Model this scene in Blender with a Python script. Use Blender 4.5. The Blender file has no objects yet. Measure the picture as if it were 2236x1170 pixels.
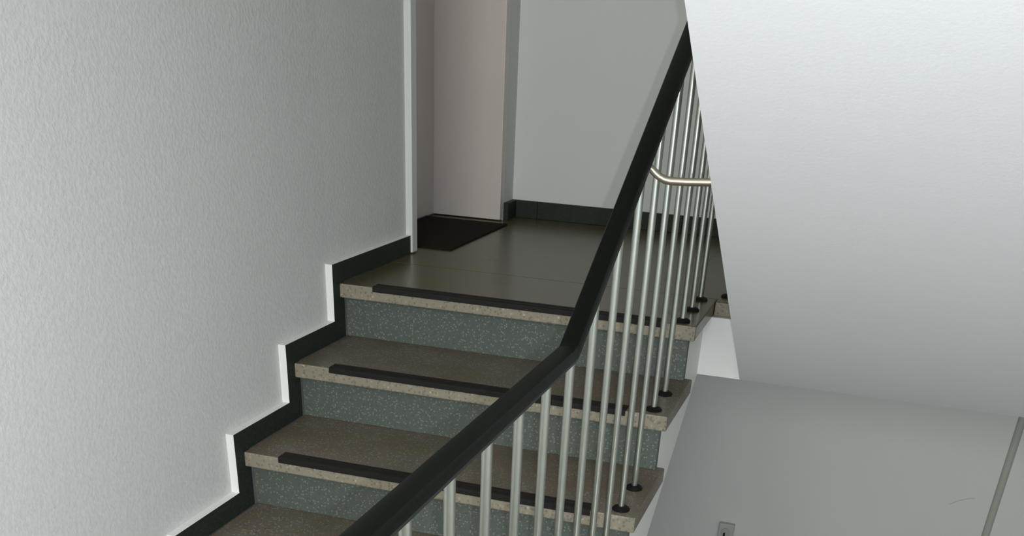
import bpy, math
from mathutils import Vector, Matrix

sc = bpy.context.scene
COL = sc.collection

# ------------------------------------------------------------------ camera
W_PX, H_PX = 2236.0, 1170.0
F_PX, PX, PY = 2243.351, 1118.0, 1490.5   # the frame is the top part of an upright picture
CAM = Vector((1.560341, -3.072845, 0.715299))
YAW, PITCH, ROLL = 0.29195979, 0.57061504, 0.051801
fwd = Vector((-math.sin(YAW) * math.cos(PITCH), math.cos(YAW) * math.cos(PITCH), -math.sin(PITCH)))
r0 = Vector((math.cos(YAW), math.sin(YAW), 0))
u0 = r0.cross(fwd)
right = math.cos(ROLL) * r0 + math.sin(ROLL) * u0
up = -math.sin(ROLL) * r0 + math.cos(ROLL) * u0
cd = bpy.data.cameras.new('camera')
cam = bpy.data.objects.new('camera', cd)
COL.objects.link(cam)
m = Matrix.Identity(4)
for i in range(3):
    m[i][0], m[i][1], m[i][2], m[i][3] = right[i], up[i], -fwd[i], CAM[i]
cam.matrix_world = m
cd.sensor_fit = 'HORIZONTAL'
cd.sensor_width = 36.0
cd.lens = F_PX / W_PX * 36.0
cd.shift_x = -(PX - W_PX / 2) / W_PX
cd.shift_y = (PY - H_PX / 2) / W_PX
cd.clip_start = 0.02
sc.camera = cam

# ------------------------------------------------------------------ light and exposure
sc.view_settings.view_transform = 'Standard'
sc.view_settings.look = 'None'
sc.view_settings.exposure = 0.0
sc.view_settings.gamma = 1.0
sc.view_settings.use_curve_mapping = False
wd = bpy.data.worlds.new('overcast_sky')
sc.world = wd
wd.use_nodes = True
wd.node_tree.nodes['Background'].inputs[0].default_value = (0.72, 0.80, 0.92, 1)
wd.node_tree.nodes['Background'].inputs[1].default_value = 1.0
# the flash of the camera, a little right of and below the lens
fl = bpy.data.lights.new('camera_flash', 'POINT')
fl.energy = 60.0
fl.color = (0.95, 0.97, 1.13)
fl.shadow_soft_size = 0.006
flo = bpy.data.objects.new('camera_flash', fl)
flo.location = CAM + right * 0.0275 - up * 0.043
COL.objects.link(flo)
# daylight coming in by the window of the half landing, behind the camera
dl = bpy.data.lights.new('window_daylight', 'AREA')
dl.shape = 'RECTANGLE'
dl.size, dl.size_y = 1.5, 1.3
dl.energy = 67.0
dl.color = (0.995, 1.0, 0.955)
dlo = bpy.data.objects.new('window_daylight', dl)
dlo.location = (1.05, -4.42, 1.15)
dlo.rotation_euler = (math.radians(90), 0, 0)
COL.objects.link(dlo)

# added fill light under the half landing, to brighten the lower back wall
el = bpy.data.lights.new('lower_wall_fill', 'AREA')
el.shape = 'RECTANGLE'
el.size, el.size_y = 0.7, 1.2
el.energy = 13.0
el.color = (0.985, 1.0, 0.985)
elo = bpy.data.objects.new('lower_wall_fill', el)
elo.location = (2.10, -4.42, -1.62)
elo.rotation_euler = (math.radians(90), 0, 0)
COL.objects.link(elo)

# ------------------------------------------------------------------ helpers
def lin(c):
    out = []
    for v in c:
        v /= 255.0
        out.append(v / 12.92 if v <= 0.04045 else ((v + 0.055) / 1.055) ** 2.4)
    return tuple(out) + (1.0,)

def link(name, data, parent=None):
    o = bpy.data.objects.new(name, data)
    COL.objects.link(o)
    if parent is not None:
        o.parent = parent
        loc = Vector((0, 0, 0))
        q = parent
        while q is not None:
            loc += Vector(q.location)
            q = q.parent
        o.location = -loc
    return o

class MB:
    def __init__(s):
        s.v, s.f, s.mi = [], [], []
    def face(s, pts, mi=0):
        b = len(s.v)
        s.v += [tuple(p) for p in pts]
        s.f.append(tuple(range(b, b + len(pts))))
        s.mi.append(mi)
    def box(s, x0, x1, y0, y1, z0, z1, mi=0, special=None):
        b = len(s.v)
        s.v += [(x0, y0, z0), (x1, y0, z0), (x1, y1, z0), (x0, y1, z0),
                (x0, y0, z1), (x1, y0, z1), (x1, y1, z1), (x0, y1, z1)]
        fs = {'bottom': (0, 3, 2, 1), 'top': (4, 5, 6, 7), 'front': (0, 1, 5, 4),
              'right': (1, 2, 6, 5), 'back': (2, 3, 7, 6), 'left': (3, 0, 4, 7)}
        for k, f in fs.items():
            s.f.append(tuple(b + i for i in f))
            s.mi.append((special or {}).get(k, mi))
    def prism_x(s, poly, x0, x1, mi=0):
        """poly: list of (y, z) counter-clockwise seen from +x"""
        b = len(s.v)
        n = len(poly)
        s.v += [(x0, y, z) for y, z in poly] + [(x1, y, z) for y, z in poly]
        s.f.append(tuple(b + n + i for i in range(n)))
        s.f.append(tuple(b + n - 1 - i for i in range(n)))
        s.mi += [mi, mi]
        for i in range(n):
            j = (i + 1) % n
            s.f.append((b + i, b + j, b + n + j, b + n + i))
            s.mi.append(mi)
    def prism_z(s, poly, z0, z1, mi=0, top=None):
        """poly: list of (x, y) counter-clockwise seen from above"""
        b = len(s.v)
        n = len(poly)
        s.v += [(x, y, z0) for x, y in poly] + [(x, y, z1) for x, y in poly]
        s.f.append(tuple(b + n - 1 - i for i in range(n)))
        s.f.append(tuple(b + n + i for i in range(n)))
        s.mi += [mi, mi if top is None else top]
        for i in range(n):
            j = (i + 1) % n
            s.f.append((b + i, b + j, b + n + j, b + n + i))
            s.mi.append(mi)
    def lathe(s, prof, cx, cy, cz, seg=16, mi=0, caps=True):
        b = len(s.v)
        for r, z in prof:
            for k in range(seg):
                a = 2 * math.pi * k / seg
                s.v.append((cx + r * math.cos(a), cy + r * math.sin(a), cz + z))
        for i in range(len(prof) - 1):
            for k in range(seg):
                k2 = (k + 1) % seg
                s.f.append((b + i * seg + k, b + i * seg + k2, b + (i + 1) * seg + k2, b + (i + 1) * seg + k))
                s.mi.append(mi)
        if caps:
            s.f.append(tuple(b + k for k in reversed(range(seg))))
            s.f.append(tuple(b + (len(prof) - 1) * seg + k for k in range(seg)))
            s.mi += [mi, mi]
    def tube(s, pts, rad, seg=12, mi=0):
        pts = [Vector(p) for p in pts]
        b = len(s.v)
        ref = Vector((0, 1, 0))
        for i, p in enumerate(pts):
            d = (pts[min(i + 1, len(pts) - 1)] - pts[max(i - 1, 0)]).normalized()
            rr = ref if abs(d.dot(ref)) < 0.9 else Vector((1, 0, 0))
            a = d.cross(rr).normalized()
            c = a.cross(d).normalized()
            for k in range(seg):
                t = 2 * math.pi * k / seg
                s.v.append(tuple(p + rad * (math.cos(t) * a + math.sin(t) * c)))
        for i in range(len(pts) - 1):
            for k in range(seg):
                k2 = (k + 1) % seg
                s.f.append((b + i * seg + k, b + i * seg + k2, b + (i + 1) * seg + k2, b + (i + 1) * seg + k))
                s.mi.append(mi)
        s.f.append(tuple(b + k for k in range(seg)))
        s.f.append(tuple(b + (len(pts) - 1) * seg + k for k in reversed(range(seg))))
        s.mi += [mi, mi]
    def mesh(s, name, mats, smooth=False):
        me = bpy.data.meshes.new(name)
        me.from_pydata(s.v, [], s.f)
        if not isinstance(mats, (list, tuple)):
            mats = [mats]
        for mt in mats:
            me.materials.append(mt)
        for p, i in zip(me.polygons, s.mi):
            p.material_index = i
        import bmesh
        bm = bmesh.new()
        bm.from_mesh(me)
        bmesh.ops.recalc_face_normals(bm, faces=bm.faces)
        bm.to_mesh(me)
        bm.free()
        if smooth:
            me.polygons.foreach_set('use_smooth', [True] * len(me.polygons))
            me.set_sharp_from_angle(angle=math.radians(40))
        me.update()
        return me
    def build(s, name, mats, parent=None, bevel=0.0, smooth=False, seg=2):
        o = link(name, s.mesh(name, mats, smooth), parent)
        if bevel:
            mod = o.modifiers.new('bevel', 'BEVEL')
            mod.width = bevel
            mod.segments = seg
            mod.limit_method = 'ANGLE'
        return o

def empty(name, loc):
    o = bpy.data.objects.new(name, None)
    o.empty_display_size = 0.1
    o.location = loc
    COL.objects.link(o)
    return o

def tag(o, label, cat, group=None):
    o['label'] = label
    o['category'] = cat
    if group:
        o['group'] = group
    return o

def struct(o, label=None):
    o['kind'] = 'structure'
    if label:
        o['label'] = label
    return o

# ------------------------------------------------------------------ materials
def nodes_of(name):
    mt = bpy.data.materials.new(name)
    mt.use_nodes = True
    nt = mt.node_tree
    return mt, nt, nt.nodes['Principled BSDF'], nt.nodes, nt.links

def paint(name, col, rough=0.6, bump_scale=0, bump=0.0, var=0.03, grain=None, spec=0.3):
    mt, nt, b, N, L = nodes_of(name)
    tc = N.new('ShaderNodeTexCoord')
    no = N.new('ShaderNodeTexNoise')
    no.inputs['Scale'].default_value = 2.3
    no.inputs['Detail'].default_value = 3
    L.new(tc.outputs['Object'], no.inputs['Vector'])
    mx = N.new('ShaderNodeMix')
    mx.data_type = 'RGBA'
    c = lin(col)
    mx.inputs[6].default_value = tuple(v * (1 - var) for v in c[:3]) + (1,)
    mx.inputs[7].default_value = tuple(min(1, v * (1 + var)) for v in c[:3]) + (1,)
    L.new(no.outputs['Fac'], mx.inputs[0])
    last = mx.outputs[2]
    if bump_scale:
        n2 = N.new('ShaderNodeTexNoise')
        n2.inputs['Scale'].default_value = bump_scale
        n2.inputs['Detail'].default_value = 4
        n2.inputs['Roughness'].default_value = 0.6
        L.new(tc.outputs['Object'], n2.inputs['Vector'])
        bp = N.new('ShaderNodeBump')
        bp.inputs['Strength'].default_value = bump
        bp.inputs['Distance'].default_value = 0.004
        L.new(n2.outputs['Fac'], bp.inputs['Height'])
        L.new(bp.outputs['Normal'], b.inputs['Normal'])
        if grain:
            m2 = N.new('ShaderNodeMix')
            m2.data_type = 'RGBA'
            m2.blend_type = 'MULTIPLY'
            m2.inputs[0].default_value = 1.0
            rp = N.new('ShaderNodeMapRange')
            rp.inputs[1].default_value = 0.3
            rp.inputs[2].default_value = 0.7
            rp.inputs[3].default_value = 1 - grain
            rp.inputs[4].default_value = 1 + grain
            L.new(n2.outputs['Fac'], rp.inputs[0])
            L.new(last, m2.inputs[6])
            L.new(rp.outputs[0], m2.inputs[7])
            last = m2.outputs[2]
    L.new(last, b.inputs['Base Color'])
    b.inputs['Roughness'].default_value = rough
    b.inputs['Specular IOR Level'].default_value = spec
    return mt

def terrazzo(name, base, chips, rough, scale=170.0, chip_amount=0.5, stain=None, stain_amt=0.5, bump=0.12, spec=0.4, detail=4.0, rvar=0.18):
    """ground stone chips of several colours in a cement binder"""
    mt, nt, b, N, L = nodes_of(name)
    tc = N.new('ShaderNodeTexCoord')
    vo = N.new('ShaderNodeTexVoronoi')
    vo.inputs['Scale'].default_value = scale
    L.new(tc.outputs['Object'], vo.inputs['Vector'])
    sx = N.new('ShaderNodeSeparateColor')
    L.new(vo.outputs['Color'], sx.inputs[0])
    rp = N.new('ShaderNodeValToRGB')
    rp.color_ramp.interpolation = 'CONSTANT'
    el = rp.color_ramp.elements
    el[0].position, el[0].color = 0.0, lin(base)
    el[1].position, el[1].color = 1.0 - chip_amount, lin(chips[0][0])
    pos = 1.0 - chip_amount
    for c, share in chips[1:]:
        pos += chip_amount * share
        e = el.new(min(pos, 0.995))
        e.color = lin(c)
    L.new(sx.outputs[0], rp.inputs[0])
    # binder between the chips
    dr = N.new('ShaderNodeMapRange')
    dr.inputs[1].default_value = 0.30
    dr.inputs[2].default_value = 0.55
    L.new(vo.outputs['Distance'], dr.inputs[0])
    mx = N.new('ShaderNodeMix')
    mx.data_type = 'RGBA'
    mx.inputs[7].default_value = lin(base)
    L.new(dr.outputs[0], mx.inputs[0])
    L.new(rp.outputs[0], mx.inputs[6])
    last = mx.outputs[2]
    n1 = N.new('ShaderNodeTexNoise')
    n1.inputs['Scale'].default_value = 5.0
    n1.inputs['Detail'].default_value = detail
    L.new(tc.outputs['Object'], n1.inputs['Vector'])
    if stain:
        mr = N.new('ShaderNodeMapRange')
        mr.inputs[1].default_value = 0.42
        mr.inputs[2].default_value = 0.72
        mr.inputs[4].default_value = stain_amt
        L.new(n1.outputs['Fac'], mr.inputs[0])
        m2 = N.new('ShaderNodeMix')
        m2.data_type = 'RGBA'
        m2.inputs[7].default_value = lin(stain)
        L.new(mr.outputs[0], m2.inputs[0])
        L.new(last, m2.inputs[6])
        last = m2.outputs[2]
    L.new(last, b.inputs['Base Color'])
    rr = N.new('ShaderNodeMapRange')
    rr.inputs[3].default_value = rough * (1 - rvar)
    rr.inputs[4].default_value = rough * (1 + rvar)
    L.new(n1.outputs['Fac'], rr.inputs[0])
    L.new(rr.outputs[0], b.inputs['Roughness'])
    b.inputs['Specular IOR Level'].default_value = spec
    if bump:
        bp = N.new('ShaderNodeBump')
        bp.inputs['Strength'].default_value = bump
        bp.inputs['Distance'].default_value = 0.001
        L.new(vo.outputs['Distance'], bp.inputs['Height'])
        L.new(bp.outputs['Normal'], b.inputs['Normal'])
    return mt

def simple(name, col, rough, metallic=0.0, spec=0.5, scale=60.0, var=0.08, bump=0.0):
    mt, nt, b, N, L = nodes_of(name)
    tc = N.new('ShaderNodeTexCoord')
    no = N.new('ShaderNodeTexNoise')
    no.inputs['Scale'].default_value = scale
    no.inputs['Detail'].default_value = 3
    L.new(tc.outputs['Object'], no.inputs['Vector'])
    mx = N.new('ShaderNodeMix')
    mx.data_type = 'RGBA'
    c = lin(col)
    mx.inputs[6].default_value = tuple(v * (1 - var) for v in c[:3]) + (1,)
    mx.inputs[7].default_value = tuple(min(1, v * (1 + var)) for v in c[:3]) + (1,)
    L.new(no.outputs['Fac'], mx.inputs[0])
    L.new(mx.outputs[2], b.inputs['Base Color'])
    b.inputs['Roughness'].default_value = rough
    b.inputs['Metallic'].default_value = metallic
    b.inputs['Specular IOR Level'].default_value = spec
    if bump:
        bp = N.new('ShaderNodeBump')
        bp.inputs['Strength'].default_value = bump
        bp.inputs['Distance'].default_value = 0.002
        L.new(no.outputs['Fac'], bp.inputs['Height'])
        L.new(bp.outputs['Normal'], b.inputs['Normal'])
    return mt

M_plaster = paint('rough_plaster', (212, 214, 211), 0.8, 95, 0.42, 0.03, grain=0.05, spec=0.2)
M_wall = paint('smooth_wall_paint', (222, 224, 220), 0.7, 160, 0.10, 0.025, spec=0.2)
M_soffit = paint('soffit_paint', (234, 236, 236), 0.75, 120, 0.08, 0.02, spec=0.2)
M_white = paint('white_gloss_paint', (232, 233, 229), 0.45, 0, 0, 0.02, spec=0.4)
M_frame = paint('grey_white_frame_paint', (214, 216, 210), 0.45, 0, 0, 0.02, spec=0.4)
M_leaf = paint('beige_door_paint', (216, 206, 198), 0.4, 0, 0, 0.03, spec=0.4)
M_tread = terrazzo('brown_terrazzo', (104, 97, 86), [((116, 106, 92), .35), ((86, 79, 70), .25), ((124, 114, 100), .2), ((108, 88, 78), .17), ((150, 143, 130), .03)],
                   0.45, 170, 0.6, stain=(92, 80, 56), stain_amt=0.65, spec=0.35)
M_nosing = terrazzo('pale_mosaic_terrazzo', (136, 130, 113), [((152, 144, 121), .35), ((114, 110, 99), .22), ((142, 128, 116), .25), ((168, 160, 141), .14), ((112, 106, 94), .04)],
                    0.6, 120, 0.7, spec=0.3)
M_floor = terrazzo('olive_terrazzo', (86, 80, 54), [((92, 86, 58), .4), ((79, 73, 50), .35), ((88, 77, 62), .15), ((95, 91, 76), .1)],
                   0.27, 170, 0.5, stain=(80, 75, 46), stain_amt=0.6, bump=0.0, spec=0.4, detail=1.0, rvar=0.04)
M_riser = terrazzo('blue_grey_terrazzo', (84, 91, 84), [((90, 97, 90), .42), ((74, 81, 75), .43), ((96, 102, 95), .13), ((122, 128, 120), .02)],
                   0.6, 190, 0.6, bump=0.1, spec=0.3)
M_skirt = terrazzo('dark_green_terrazzo', (38, 45, 39), [((32, 38, 33), .5), ((44, 51, 45), .35), ((56, 62, 56), .15)], 0.55, 230, 0.4, bump=0.05, spec=0.25)
M_rubber = simple('dark_rubber', (30, 29, 26), 0.7, 0, 0.2, 90, 0.15, 0.1)
M_black = simple('black_plastic', (13, 13, 12), 0.55, 0, 0.2)
M_rail = simple('black_handrail_plastic', (10, 13, 9), 0.42, 0, 0.10, 30, 0.06)
M_alu = simple('brushed_aluminium', (176, 180, 171), 0.34, 1.0, 0.5, 40, 0.04)
M_iron = simple('dark_flat_iron', (40, 44, 40), 0.45, 0.2, 0.3)
M_tube = simple('warm_steel_tube', (196, 186, 168), 0.3, 0.9, 0.5, 40, 0.05)
M_mat = simple('dark_coir', (38, 33, 28), 0.95, 0, 0.1, 260, 0.4, 0.9)
M_switch = paint('grey_switch_plastic', (188, 192, 188), 0.4, 0, 0, 0.02)
M_groove = paint('grey_corner_paint', (176, 182, 172), 0.6, 0, 0, 0.02)
M_con = paint('grey_cement', (150, 150, 146), 0.8, 60, 0.3, 0.06)

# ------------------------------------------------------------------ dimensions (m); z = 0 is the upper landing, y = 0 its front edge
R, T = 0.17, 0.318977
TW = 1.1357          # tread width to its free end
SX = 1.113           # face of the flight's cheek
NT, NO = 0.0431, 0.0417
XB = 1.0878          # line of the balusters
YB = 1.60            # back wall
XR = 2.55           # right wall
YF = -4.30           # wall behind the camera
ZLOW, ZHIGH = -2.30, 2.75
HZ = -0.68           # half landing
XW = -0.024          # plaster plane of the left wall
DY0, DY1 = 0.562, 1.432   # door opening
FA = 0.335           # front face of the landing slab
SK = 0.0618          # skirting height
ZS = -0.225          # underside of the landing
SV = 0.0429          # width of skirting in front of the nosing

# ------------------------------------------------------------------ setting
mb = MB()
mb.prism_z([(-0.45, YF - 0.2), (XW, YF - 0.2), (XW, -0.02), (-0.012, DY0), (-0.45, DY0)], ZLOW, ZHIGH)
mb.box(-0.45, XW, DY0, DY1 + 0.04, 2.02, ZHIGH)
mb.box(-0.45, -0.265, DY0, DY1 + 0.04, ZLOW, ZS)
mb.box(-0.45, -0.302, DY0, DY1 + 0.04, ZS, 2.02)
mb.box(-0.45, 0.045, DY1 + 0.04, YB + 0.2, ZLOW, ZHIGH)
struct(mb.build('wall_left', M_plaster))

mb = MB(); mb.box(-0.45, XR + 0.2, YB, YB + 0.2, ZLOW, ZHIGH)
wb = struct(mb.build('wall_back', M_wall))
mb = MB()
mb.tube([(2.135, YB - 0.0004, -0.993), (2.165, YB - 0.0004, -0.972), (2.195, YB - 0.0004, -0.958), (2.228, YB - 0.0004, -0.950)], 0.0012, 6)
sc_ = mb.build('scratch', M_groove, wb)
sc_['label'] = 'thin grey scratch'
mb = MB(); mb.box(XR, XR + 0.2, YF - 0.2, YB, ZLOW, ZHIGH)
struct(mb.build('wall_right', M_wall))
WX0, WX1, WZ0, WZ1 = 0.25, 1.85, 0.35, 1.85
mb = MB()
mb.box(XW, WX0, YF - 0.2, YF, ZLOW, ZHIGH)
mb.box(WX1, XR, YF - 0.2, YF, -0.95, ZHIGH)
mb.box(2.50, XR, YF - 0.2, YF, ZLOW, -0.95)
mb.box(WX0, 1.70, YF - 0.2, YF, ZLOW, WZ0)
mb.box(1.70, WX1, YF - 0.2, YF, -0.95, WZ0)
mb.box(WX0, WX1, YF - 0.2, YF, WZ1, ZHIGH)
struct(mb.build('wall_front', M_wall))
wr = struct(empty('window_1', (0.5 * (WX0 + WX1), YF - 0.08, WZ0)))
mb = MB()
for a in ((WX0, WX0 + 0.06, WZ0, WZ1), (WX1 - 0.06, WX1, WZ0, WZ1), (WX0 + 0.06, WX1 - 0.06, WZ0, WZ0 + 0.06), (WX0 + 0.06, WX1 - 0.06, WZ1 - 0.06, WZ1)):
    mb.box(a[0], a[1], YF - 0.10, YF - 0.04, a[2], a[3])
mb.build('window_frame', M_white, wr)
mb = MB(); mb.box(-0.45, XR + 0.2, YF - 0.2, YB + 0.2, ZHIGH, ZHIGH + 0.2)
struct(mb.build('ceiling', M_wall))
mb = MB(); mb.box(-0.45, XR + 0.2, YF - 0.2, YB + 0.2, ZLOW - 0.2, ZLOW)
struct(mb.build('floor_lower', M_floor)).name = 'floor.002'

# narrow grey cable cover running down the back wall
mb = MB()
mb.tube([(2.316, YB - 0.001, ZS), (2.316, YB - 0.001, -1.0), (2.316, YB - 0.001, ZLOW)], 0.0165, 12)
struct(mb.build('trim_1', M_groove, smooth=True), 'narrow grey strip running down the white back wall below the landing')

# upper landing
fl_ = struct(empty('floor', (1.0, 0.8, 0)), 'olive brown polished terrazzo landing in front of the door')
mb = MB()
mb.box(-0.265, XR, FA, YB, ZS, -NT)
mb.build('slab', M_white, fl_)
J = 0.001
mb = MB(); mb.box(0.0, TW, 0.0, 0.40 - J, -NT, 0.0, 0, {'front': 1})
ft = mb.build('terrazzo_slab', [M_floor, M_nosing], fl_, 0.004)
mb = MB(); mb.box(TW + J, XR, 0.352, 0.40 - J, -NT, 0.0, 0, {'front': 1})
mb.build('terrazzo_slab', [M_floor, M_nosing], fl_, 0.004)
mb = MB(); mb.box(-0.265, XR, 0.40, YB, -NT, 0.0)
mb.build('terrazzo_slab', M_floor, fl_)

# half landing
fh = struct(empty('floor', (0.6, -2.5, HZ)), 'terrazzo half landing where the photographer stands')
mb = MB(); mb.box(XW, TW, YF, -3 * T + NO + 0.02, HZ - NT, HZ)
mb.build('terrazzo_slab', M_floor, fh, 0.004)
mb = MB(); mb.box(TW + J, XR, YF, -2.75, HZ - NT, HZ)
mb.build('terrazzo_slab', M_floor, fh, 0.004)
mb = MB(); mb.box(XW, SX, YF, -4 * T + NO + 0.047, HZ - 0.2, HZ - NT); mb.box(SX + .001, XR, YF, -2.8, HZ - 0.2, HZ - NT)
mb.build('slab', M_white, fh)

# ------------------------------------------------------------------ door in the left wall (deep lined opening)
dr = struct(empty('door_1', (-0.1, 0.5 * (DY0 + DY1), 0)), 'recessed apartment door with painted lining beside the doormat')
FX = 0.012
mb = MB(); mb.box(-0.265, FX, DY0, DY0 + 0.047, 0.004, 2.02)
mb.build('door_frame', M_frame, dr, 0.003)
mb = MB(); mb.box(-0.265, 0.045, DY1, DY1 + 0.04, 0.004, 2.02)
mb.build('door_lining', M_leaf, dr, 0.003)
mb = MB(); mb.box(-0.265, FX, DY0 + 0.047, DY1, 1.98, 2.02)
mb.build('door_frame', M_frame, dr, 0.003)
mb = MB(); mb.box(-0.30, -0.258, DY0 + 0.047, DY1, 0.006, 1.98)
lf = mb.build('door_leaf', M_leaf, dr, 0.002)
mb = MB()
mb.tube([(-0.259, 0.70, 1.02), (-0.21, 0.70, 1.02), (-0.202, 0.708, 1.02), (-0.202, 0.81, 1.02)], 0.009)
mb.build('door_handle', M_alu, lf, smooth=True)

# ------------------------------------------------------------------ skirting of dark terrazzo slabs
sk = struct(empty('baseboard_left', (0, -0.5, 0)), 'stepped dark green terrazzo skirting with white painted edges')
WV = 0.076
def skirt_box(y0, y1, z0, z1, front=False):
    q = MB()
    q.box(XW, 0.0, y0, y1, z0, z1, 0, {'top': 1, 'front': 1 if front else 0})
    return q.build('skirting_slab', [M_skirt, M_white], sk)
q = MB()
q.prism_z([(XW, -SV + WV + .0005), (0.0, -SV + WV + .0005), (0.005, DY0 - .0005), (-0.012, DY0 - .0005)], 0.0, SK, 0, 1)
q.build('skirting_slab', [M_skirt, M_white], sk)
for k in range(0, 4):
    y0, zt = -k * T - SV, -k * R + SK
    if k:
        skirt_box(y0 + WV + .0004, y0 + T, -k * R, zt)
    skirt_box(y0, y0 + WV, -(k + 1) * R, zt, True)
skirt_box(YF, -3 * T - SV, HZ, HZ + SK)
sb = struct(empty('baseboard_back', (1.0, YB, 0)), 'dark green terrazzo skirting along the back wall of the landing')
xs = [0.067, 0.165, 0.80, 1.45, XR]
for a, b_ in zip(xs[:-1], xs[1:]):
    mb = MB(); mb.box(a + .0006, b_ - .0006, YB - 0.020, YB, 0, 0.0675, 0)
    mb.build('skirting_slab', M_skirt, sb, 0.0015, seg=1)
mb = MB(); mb.box(0.045, 0.067, DY1 + 0.045, YB, 0, 0.0675, 0)
mb.build('skirting_slab', M_skirt, sb, 0.0015, seg=1)

# ------------------------------------------------------------------ lower flight
st = tag(empty('staircase', (0.55, -1.2, HZ)), 'lower flight of brown terrazzo steps along the rough white left wall', 'stairs')
def strip_mb(y, z, x0, x1):
    q = MB()
    e = 0.0035
    q.prism_x([(y - e, z - 0.0135), (y + .0005, z - 0.0135), (y + .0005, z + 0.0002), (y + 0.043, z + 0.0002),
               (y + 0.043, z + 0.0025), (y + 0.040, z + e), (y + 0.027, z + e), (y + .025, z + .0022), (y + .022, z + .0022),
               (y + .020, z + e), (y + 0.002, z + e), (y - e + 0.0005, z + 0.0015), (y - e, z - 0.001)], x0, x1)
    return q
strips = [(0.116, 1.032), (0.117, 1.018), (0.111, 1.016), (0.114, 1.018)]
q = strip_mb(0, 0, *strips[0])
q.build('nonslip_strip', M_rubber, ft)
for k in range(1, 4):
    mb = MB(); mb.box(0.0, TW, -k * T, -(k - 1) * T + NO + 0.028, -k * R - NT, -k * R, 0, {'front': 1})
    t = mb.build('tread', [M_tread, M_nosing], st, 0.004)
    strip_mb(-k * T, -k * R, *strips[k]).build('nonslip_strip', M_rubber, t)
for k in range(0, 4):
    mb = MB(); mb.box(0.0, SX, -k * T + NO, -k * T + NO + 0.028, -(k + 1) * R, -k * R - NT)
    mb.build('riser', M_riser, st, 0.001, seg=1)
# concrete body with white painted cheek and underside
poly = [(FA, -NT)]
for k in range(0, 4):
    y = -k * T + NO + 0.028
    poly.append((y, -k * R - NT))
    poly.append((y, -(k + 1) * R - NT))
poly.append((-4 * T + NO + 0.028 + 0.02, -4 * R - NT))
poly += [(-4 * T + NO + .05, ZS - 0.52 * (FA + 4 * T - .085)), (FA, ZS)]
mb = MB(); mb.prism_x(poly, 0.0, SX)
mb.build('flight_body', M_white, st)

# ------------------------------------------------------------------ upper flight (its underside fills the right of the view)
uf = tag(empty('staircase', (1.7, FA, 0)), 'white underside of the flight going up on the right of the railing', 'stairs')
XE = 1.252
SL = 0.564
def sof(y): return ZS + SL * (FA - y)
ye = -3.45
Ru, Tu = 0.17, 0.17 / SL
n = int((FA - ye) / Tu)
y = FA
z = 0.0
top = []
for i in range(n):
    top += [(y, z + Ru), (y - Tu, z + Ru)]
    y -= Tu
    z += Ru
poly = [(FA, ZS), (FA, 0.0)] + top + [(y, sof(y))]
poly = [(a, b_) for a, b_ in poly if b_ < ZHIGH]
yl = poly[-1][0]
poly.append((yl, min(sof(yl), ZHIGH)))
mb = MB(); mb.prism_x(poly, XE, XR - 0.001)
mb.build('flight_body', M_soffit, uf)

# ------------------------------------------------------------------ railing
rl = tag(empty('stair_railing', (XB, -0.9, HZ)), 'black handrail on slim upright aluminium balusters at the open side of the steps', 'railing')
def sweep(prof, path, name, mat, parent):
    """prof: list of (x, n) with n along the path's normal; path: list of (x, y, z)"""
    q = MB()
    P = [Vector(p) for p in path]
    n = len(prof)
    for i, p in enumerate(P):
        a = (P[i] - P[i - 1]).normalized() if i else (P[1] - P[0]).normalized()
        b_ = (P[i + 1] - P[i]).normalized() if i < len(P) - 1 else a
        d = (a + b_).normalized()
        side = d.cross(Vector((0, 0, 1))).normalized()
        nor = side.cross(d).normalized()
        k = 1.0 / max(0.5, d.dot(a))
        flat = abs(a.z - b_.z) < 1e-6
        for x, h in prof:
            q.v.append(tuple(p + side * x * (k if flat else 1) + nor * h * (1 if flat else k)))
    for i in range(len(P) - 1):
        for j in range(n):
            j2 = (j + 1) % n
            q.f.append((i * n + j, i * n + j2, (i + 1) * n + j2, (i + 1) * n + j)); q.mi.append(0)
    q.f.append(tuple(range(n))); q.mi.append(0)
    q.f.append(tuple((len(P) - 1) * n + j for j in range(n))); q.mi.append(0)
    return q.build(name, mat, parent, smooth=True)

ZA = 0.2075           # underside of the level rail
SB = 0.555           # slope of the rail
YK = -1.250          # where it starts to climb
def under(y):
    if y <= YK: return ZA
    return min(ZA + SB * (y - YK), ZA + SB * (0.16 - YK))
path = [(XB, YF + 0.001, ZA), (XB, YK - 0.014, ZA), (XB, YK, ZA + 0.002), (XB, YK + 0.014, under(YK + 0.014)),
        (XB, 0.16, under(0.16)), (XB, 0.37, under(0.16)), (XB + 0.02, 0.425, under(0.16)), (XB + 0.076, 0.445, under(0.16)), (XB + 0.095, 0.445, under(0.16))]
W2 = 0.0195
half = [(0.0, 0.0050), (0.0165, 0.0050), (W2, 0.0064), (W2, 0.0150), (0.0186, 0.0200), (0.0160, 0.0240), (0.010, 0.0258), (0.0, 0.0264)]
prof = [(-x, h) for x, h in half] [::-1][:-1] + half[:]
prof = [p for i, p in enumerate(prof) if i == 0 or p != prof[i - 1]][:-1]
sweep(prof, path, 'handrail', M_rail, rl)
bh = [(0.0155, -0.0030), (0.0172, -0.0012), (0.0172, 0.0032), (0.0155, 0.0052)]
sweep([(-x, h) for x, h in bh][::-1] + bh, path, 'flat_bar', M_iron, rl)

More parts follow.
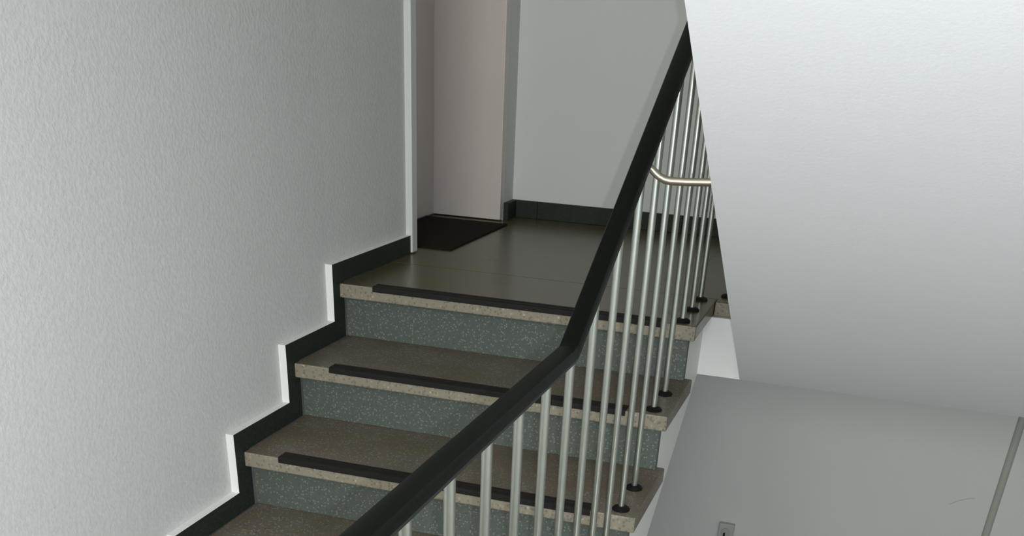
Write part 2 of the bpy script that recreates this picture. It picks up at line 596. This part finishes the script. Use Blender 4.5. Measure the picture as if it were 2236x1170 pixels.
fmb = MB()
fmb.lathe([(0.023, 0), (0.0235, 0.003), (0.020, 0.007), (0.012, 0.010), (0.0085, 0.0105)], 0, 0, 0, 20)
flange_me = fmb.mesh('base_flange', M_black, True)
cache = {}
def baluster(x, y, z0):
    h = round(under(y) - 0.001 - z0, 4)
    h += 0.002
    if h not in cache:
        q = MB()
        q.lathe([(0.0083, 0.0), (0.0083, h)], 0, 0, 0, 16)
        cache[h] = q.mesh('baluster', M_alu, True)
    o = bpy.data.objects.new('baluster', cache[h])
    COL.objects.link(o)
    o.parent = rl
    o.location = Vector((x, y, z0)) - rl.location
    f = bpy.data.objects.new('base_flange', flange_me)
    COL.objects.link(f)
    f.parent = o
    f['label'] = 'black round foot cap'
D1, D2 = 0.0420, 0.1985
for y in (0.355, D2, D1):
    baluster(XB, y, 0.0)
for k in (1, 2, 3):
    baluster(XB, -k * T + D2, -k * R)
    baluster(XB, -k * T + D1, -k * R)
baluster(XB, -4 * T + D2, HZ)
y = -4 * T + D1
while y > YF + 0.05:
    baluster(XB, y, HZ)
    y -= 0.152
baluster(XB + 0.076, 0.445, 0.0)

# bent steel tube that ties the railing to the cheek of the upper flight
yb = -0.75
pts = [(1.082, yb, 0.4870), (1.095, yb, 0.4805), (1.107, yb, 0.4725), (1.115, yb, 0.4663), (1.124, yb, 0.4608), (1.135, yb, 0.4565), (1.147, yb, 0.4550),
       (1.18, yb, 0.4560), (1.227, yb, 0.4590), (XE + 0.004, yb, 0.4612)]
mb = MB(); mb.tube(pts, 0.0078, 14)
b_ = mb.build('bracket', M_tube, rl, smooth=True)
b_['label'] = 'bent steel tube bracket'

# ------------------------------------------------------------------ doormat and light switch
mb = MB(); mb.box(-0.252, 0.108, 0.694, 1.350, 0.0005, 0.006)
tag(mb.build('doormat', M_mat, None, 0.002), 'dark brown doormat lying in front of the recessed door', 'doormat')

ls = tag(empty('light_switch', (1.192, YB, -1.285)), 'small grey surface mounted light switch low on the back wall below the landing', 'light switch')
mb = MB(); mb.box(1.155, 1.229, YB - 0.028, YB, -1.325, -1.250)
mb.build('switch_box', M_switch, ls, 0.004)
mb = MB(); mb.lathe([(0.022, 0), (0.021, 0.003), (0.006, 0.004)], 0, 0, 0, 20)
mb.v = [(1.190 + a, YB - 0.028 - c, -1.292 + b2) for a, b2, c in mb.v]
mb.build('switch_dial', M_groove, ls, smooth=True)
mb = MB(); mb.box(1.182, 1.190, YB - 0.040, YB - 0.030, -1.308, -1.292)
mb.build('toggle', M_black, ls, 0.001, seg=1)
